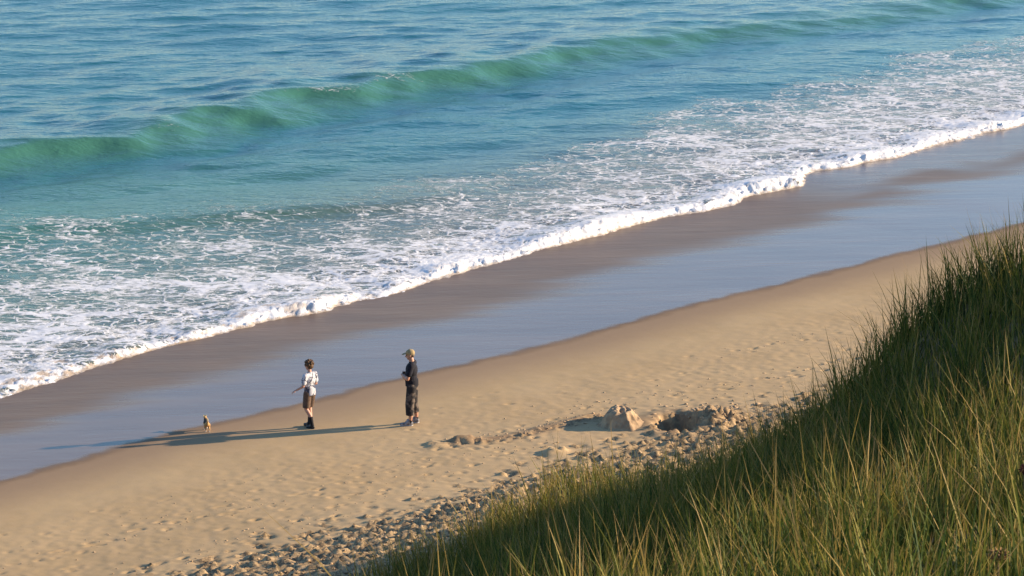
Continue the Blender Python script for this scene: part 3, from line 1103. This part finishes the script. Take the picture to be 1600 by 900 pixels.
def adult():
    g = hit(644, 663)
    D = 1.765 / 1.78
    root = thing('person', 'standing adult in beige cap and dark clothes with folded arms', 'person', (g[0], g[1], gz(g[0], g[1])), pi - .10)
    K = D
    z = lambda *a: np.array(a) * K
    B = Blob()
    ankL, ankR = z(.03, -.0, .09), z(-.05, .0, .09)
    fl, fr = z(.06, .13, 0), z(-.05, -.13, 0)
    hipL, hipR = z(.0, .095, .93), z(-.01, -.095, .93)
    kneeL, kneeR = z(.035, .115, .50), z(-.015, -.115, .50)
    aL, aR = fl + z(-.035, 0, .085), fr + z(-.035, 0, .085)
    B.limb([hipL, kneeL, kneeL * .45 + aL * .55 + z(-.02, 0, .06), aL], [.085 * K, .058 * K, .056 * K, .038 * K])
    B.limb([hipR, kneeR, kneeR * .45 + aR * .55 + z(-.02, 0, .06), aR], [.085 * K, .058 * K, .056 * K, .038 * K])
    for f in (fl, fr):
        B.ball(f + z(.05, 0, .045), z(.10, .038, .03))
    B.ball(z(-.01, 0, .97), z(.125, .165, .12))
    B.ball(z(.01, 0, 1.10), z(.12, .155, .15))
    B.ball(z(.0, 0, 1.30), z(.125, .175, .17))
    B.limb([z(-.02, .155, 1.435), z(-.02, -.155, 1.435)], [.066 * K] * 2)
    B.limb([z(-.015, 0, 1.44), z(.01, 0, 1.56)], [.062 * K, .058 * K])
    shL, shR = z(-.01, .185, 1.425), z(-.01, -.185, 1.425)
    elL, elR = z(.06, .262, 1.155), z(.10, -.245, 1.15)
    wrL, wrR = z(.215, .05, 1.20), z(.185, .04, 1.145)
    B.limb([shL, elL], [.058 * K, .044 * K]); B.limb([elL, wrL], [.046 * K, .030 * K])
    B.limb([shR, elR], [.058 * K, .044 * K]); B.limb([elR, wrR], [.046 * K, .030 * K])
    hand(B, wrL, (-.22, -1, .0), (-.9, 0, .1), 1, K, .35)
    hand(B, wrR, (-.25, 1, -.05), (-.9, 0, .1), -1, K, .35)
    at, R = head(B, z(.035, 0, 1.655), K, .12, .12)
    B.build('body', M_SKIN_A, root, .008, 3)
    for s in (1, -1):
        Blob().ball(at(.078, s * .030, .0), .011 * K).build('eye', M_EYE, root, 0)
    # tee
    Tt = Blob()
    Tt.ball(z(.0, 0, 1.30), z(.142, .192, .185))
    Tt.ball(z(.01, 0, 1.11), z(.14, .178, .18))
    Tt.limb([z(-.005, 0, .93), z(.0, 0, 1.08)], [.150 * K, .152 * K], 20, 1.18, False)
    Tt.limb([z(-.02, .16, 1.43), z(-.02, -.16, 1.43)], [.078 * K] * 2)
    Tt.limb([z(-.018, 0, 1.44), z(-.008, 0, 1.505)], [.085 * K, .072 * K], 16, 1, False)
    for sh, el in ((shL, elL), (shR, elR)):
        Tt.limb([sh, sh * .36 + el * .64], [.075 * K, .071 * K])
    Tt.build('shirt', M_TEE, root, .009, 4)
    # three-quarter trousers, loose to mid calf
    Q = Blob()
    Q.ball(z(-.01, 0, .95), z(.138, .178, .12))
    for h, kn, a in ((hipL, kneeL, aL), (hipR, kneeR, aR)):
        e = kn * .42 + a * .58
        Q.limb([h + z(-.01, 0, 0), kn, e], [.116 * K, .104 * K, .096 * K], 18, 1, False)
        Q.ball(kn, .105 * K); Q.ball(h, .114 * K)
    Q.build('trousers', M_CAMO, root, .009, 4)
    for a, f in ((aL, fl), (aR, fr)):
        Blob().limb([f + z(-.03, 0, .07), a + z(.0, 0, .065)], [.047 * K, .044 * K], 14, 1, False).build('sock', M_SOCK, root, .008, 2)
    shoe(root, fl, .12, K * 1.15, M_SHOE, M_SOLE)
    shoe(root, fr, -.2, K * 1.15, M_SHOE, M_SOLE)
    Cp = Blob()
    Cp.ball(at(-.012, 0, .045), z(.108, .088, .088), R)
    for i in range(4):
        pass
    cap = Cp.build('cap', M_CAP, root, .008, 3)
    Br = Blob()
    Br.ball(at(.115, 0, .042), z(.078, .072, .010), R @ np.array([[cos(.18), 0, sin(.18)], [0, 1, 0], [-sin(.18), 0, cos(.18)]]))
    Br.build('cap_peak', M_CAP, cap, .006, 2)
    Blob().ball(at(-.015, 0, .134), .010 * K).build('cap_button', M_CAP, cap, 0)
    hr = Blob()
    hr.ball(at(-.055, 0, -.012), z(.056, .073, .055), R)
    hr.build('hair', mat_flat('grey_brown_hair', (.10, .07, .045), (.16, .12, .085), 60, .7), root, .008, 2)


def boy():
    g = hit(485, 668)
    K = 1.57 / 1.78
    root = thing('person', 'brown haired boy in white patterned shirt and brown shorts walking away', 'person', (g[0], g[1], gz(g[0], g[1])), radians(140))
    z = lambda *a: np.array(a) * K
    B = Blob()
    fl, fr = z(-.10, .05, 0), z(.10, -.03, 0)
    hipL, hipR = z(0, .085, .93), z(0, -.085, .93)
    kneeL, kneeR = z(.05, .09, .51), z(.085, -.075, .51)
    aL, aR = fl + z(-.02, 0, .10), fr + z(-.03, 0, .09)
    B.limb([hipL, kneeL, kneeL * .45 + aL * .55 + z(-.03, 0, .06), aL], [.080 * K, .054 * K, .052 * K, .036 * K])
    B.limb([hipR, kneeR, kneeR * .45 + aR * .55 + z(-.03, 0, .06), aR], [.080 * K, .054 * K, .052 * K, .036 * K])
    for f in (fl, fr):
        B.ball(f + z(.05, 0, .045), z(.10, .038, .03))
    B.ball(z(-.01, 0, .97), z(.11, .150, .12))
    B.ball(z(0, 0, 1.11), z(.10, .140, .15))
    B.ball(z(-.01, 0, 1.29), z(.11, .160, .17))
    B.limb([z(-.02, .145, 1.42), z(-.02, -.145, 1.42)], [.058 * K] * 2)
    B.limb([z(-.02, 0, 1.43), z(.0, 0, 1.57)], [.052 * K, .050 * K])
    shL, shR = z(-.015, .175, 1.41), z(-.015, -.175, 1.41)
    elL, wrL = z(-.01, .245, 1.16), z(.15, .33, 1.05)
    elR, wrR = z(-.02, -.215, 1.145), z(.20, -.15, 1.10)
    B.limb([shL, elL], [.050 * K, .038 * K]); B.limb([elL, wrL], [.039 * K, .026 * K])
    B.limb([shR, elR], [.050 * K, .038 * K]); B.limb([elR, wrR], [.039 * K, .026 * K])
    hand(B, wrL, (.62, .62, -.40), (-.3, -.5, -.9), -1, K, .5)
    hand(B, wrR, (.9, .25, -.1), (0, .9, -.3), 1, K, .6)
    at, R = head(B, z(.02, 0, 1.655), K * 1.04, .18, .06)
    B.build('body', M_SKIN_B, root, .0075, 3)
    for s in (1, -1):
        Blob().ball(at(.078, s * .030, .0), .011 * K).build('eye', M_EYE, root, 0)
    Tt = Blob()
    Tt.ball(z(-.01, 0, 1.29), z(.124, .172, .185))
    Tt.ball(z(0, 0, 1.12), z(.122, .160, .17))
    Tt.limb([z(-.01, 0, .885), z(-.0, 0, 1.10)], [.138 * K, .132 * K], 20, 1.15, False)
    Tt.limb([z(-.02, .15, 1.415), z(-.02, -.15, 1.415)], [.072 * K] * 2)
    Tt.limb([z(-.02, 0, 1.43), z(-.015, 0, 1.495)], [.075 * K, .064 * K], 16, 1, False)
    for sh, el in ((shL, elL), (shR, elR)):
        Tt.limb([sh, sh * .34 + el * .66], [.072 * K, .074 * K], 14, 1, True)
    Tt.build('shirt', M_PRINT, root, .009, 4)
    Q = Blob()
    Q.ball(z(-.01, 0, .93), z(.130, .165, .11))
    for h, kn in ((hipL, kneeL), (hipR, kneeR)):
        Q.limb([h, h * .1 + kn * .9], [.105 * K, .098 * K], 18, 1, False)
        Q.ball(h, .104 * K)
    Q.build('shorts', M_BROWNSHORT, root, .009, 4)
    for a, f, kn in ((aL, fl, kneeL), (aR, fr, kneeR)):
        Blob().limb([f + z(-.03, 0, .06), a, a * .55 + kn * .45 + z(-.03, 0, .04)], [.044 * K, .044 * K, .060 * K], 14, 1, False).build('sock', M_SOCK, root, .008, 2)
    shoe(root, fl, .1, K, M_BLACKSHOE, M_BLACKSHOE)
    shoe(root, fr, -.1, K, M_BLACKSHOE, M_BLACKSHOE)
    Hh = Blob()
    Hh.ball(at(-.022, 0, .050), z(.114, .104, .108), R)
    Hh.ball(at(-.05, 0, -.005), z(.085, .095, .085), R)
    for i in range(46):
        a = random.uniform(0, 2 * pi)
        e = random.uniform(-.15, 1.4)
        x, y, zz = -.022 + .110 * cos(e) * cos(a), .100 * cos(e) * sin(a), .05 + .106 * sin(e)
        if x > .045 and zz < .07:
            continue
        Hh.ball(at(x, y, zz), np.array([.024, .022, .020]) * random.uniform(.8, 1.25), nu=8, nv=6)
    Hh.build('hair', M_HAIR, root, .007, 1)


def dog():
    g = hit(323, 673)
    root = thing('dog', 'small tan and black dog with raised tail trotting into the shallows', 'dog', (g[0], g[1], gz(g[0], g[1])), radians(106))
    root.scale = (.82, .82, .82)
    k = NT('dog_coat')
    tc = k.n('ShaderNodeTexCoord')
    sx = k.n('ShaderNodeSeparateXYZ')
    k.t.links.new(tc.outputs['Object'], sx.inputs[0])
    n = k.noise(tc.outputs['Object'], 22, 4)
    top = k.math('ADD', sx.outputs[2], k.math('MULTIPLY', k.math('SUBTRACT', n, .5), .06))
    saddle = k.math('MULTIPLY', k.ramp(top, .185, .215), k.ramp(sx.outputs[0], -.115, -.075))
    saddle = k.math('MULTIPLY', saddle, k.ramp(sx.outputs[0], .13, .17, 1, 0))
    c = k.mix(k.ramp(n, .35, .7), (.52, .29, .10), (.40, .20, .065))
    c = k.mix(k.ramp(top, .045, .065, 1, 0), c, (.62, .58, .52))
    c = k.mix(k.ramp(top, .335, .36), c, (.60, .45, .20))
    c = k.mix(saddle, c, (.018, .014, .012))
    k.set(Base_Color=c, Roughness=.8)
    k.set(Normal=k.bump(k.noise(tc.outputs['Object'], 90, 3), .006, 1.0))
    B = Blob()
    B.ball((.10, 0, .215), (.085, .066, .080))          # deep chest
    B.limb([(.09, 0, .22), (0, 0, .225), (-.10, 0, .228)], [.072, .056, .060])
    B.ball((-.13, 0, .225), (.062, .060, .066))         # rump
    B.limb([(.14, 0, .25), (.205, 0, .315)], [.052, .042])   # neck
    B.ball((.235, 0, .335), (.052, .045, .044))
    B.limb([(.26, 0, .328), (.315, 0, .315)], [.030, .020], 10)
    for s in (1, -1):
        B.ball((.215, s * .040, .368), (.022, .009, .026))
        # hind: thigh, stifle forward, hock back, shank, paw
        o = .03 * s
        B.limb([(-.12, s * .042, .20), (-.085 + o, s * .050, .125), (-.165 + o, s * .048, .075), (-.150 + o, s * .048, .018), (-.120 + o, s * .048, .012)], [.046, .030, .016, .013, .015], 10)
        # fore: elbow, wrist, paw
        B.limb([(.115, s * .040, .19), (.095 - o, s * .042, .125), (.110 - o, s * .042, .065), (.112 - o, s * .042, .016), (.132 - o, s * .042, .012)], [.036, .022, .016, .013, .015], 10)
    B.limb([(-.175, 0, .262), (-.205, 0, .315), (-.200, 0, .375), (-.175, 0, .425)], [.020, .021, .019, .009], 10)
    B.build('body', k.m, root, .006, 2)
    Blob().ball((.336, 0, .317), .011).build('nose', M_EYE, root, 0)
    for s in (1, -1):
        Blob().ball((.272, s * .026, .348), .008).build('eye', M_EYE, root, 0)


adult()
boy()
dog()

# ------------------------------------------------------------------ dead flower heads caught among the grass
M_DRY = mat_flat('dry_flower', (.30, .17, .06), (.13, .075, .035), 40, .9, .004)
M_RUST = mat_flat('rust_flower', (.16, .045, .025), (.07, .022, .014), 40, .9, .004)
M_STEM = mat_flat('dry_stem', (.22, .15, .07), None, 30, .9)


def flower(px, py, d, r, mat, label, flat=.7):
    c = at_d(px, py, d)
    z = gz(c[0], c[1])
    h = c[2] - z
    if h < .25:
        h = .25
    root = thing('dried_flower', label, 'dried flower', (c[0], c[1], z), 0, 'dead flower heads in the dune grass')
    Blob().limb([(0, 0, -.02), (.01, .01, h * .5), (0, 0, h)], [.005, .0045, .004], 8).build('stem', M_STEM, root, 0)
    hd = Blob()
    hd.ball((0, 0, h), (r * .75, r * .75, r * .55 * flat))
    for i in range(34):
        a = random.uniform(0, 2 * pi)
        e = random.uniform(-.5, 1.3)
        dr = np.array([cos(e) * cos(a), cos(e) * sin(a), sin(e) * flat])
        hd.limb([np.array([0, 0, h]) + dr * r * .45, np.array([0, 0, h]) + dr * r * random.uniform(.85, 1.15)], [r * .16, r * .09], 6)
    hd.build('flower_head', mat, root, 0)


flower(1560, 868, 14.2, .066, M_DRY, 'large straw brown dead flower head at the bottom right corner')
flower(1600, 735, 19.5, .042, M_RUST, 'rust red dead flower head cut by the right edge of the photo', 1.1)
flower(1205, 735, 30.5, .07, M_RUST, 'dark red dead flower head in the middle of the grass slope')
flower(842, 834, 34.5, .07, M_DRY, 'flat yellow brown dead flower head near the left part of the grass', .35)
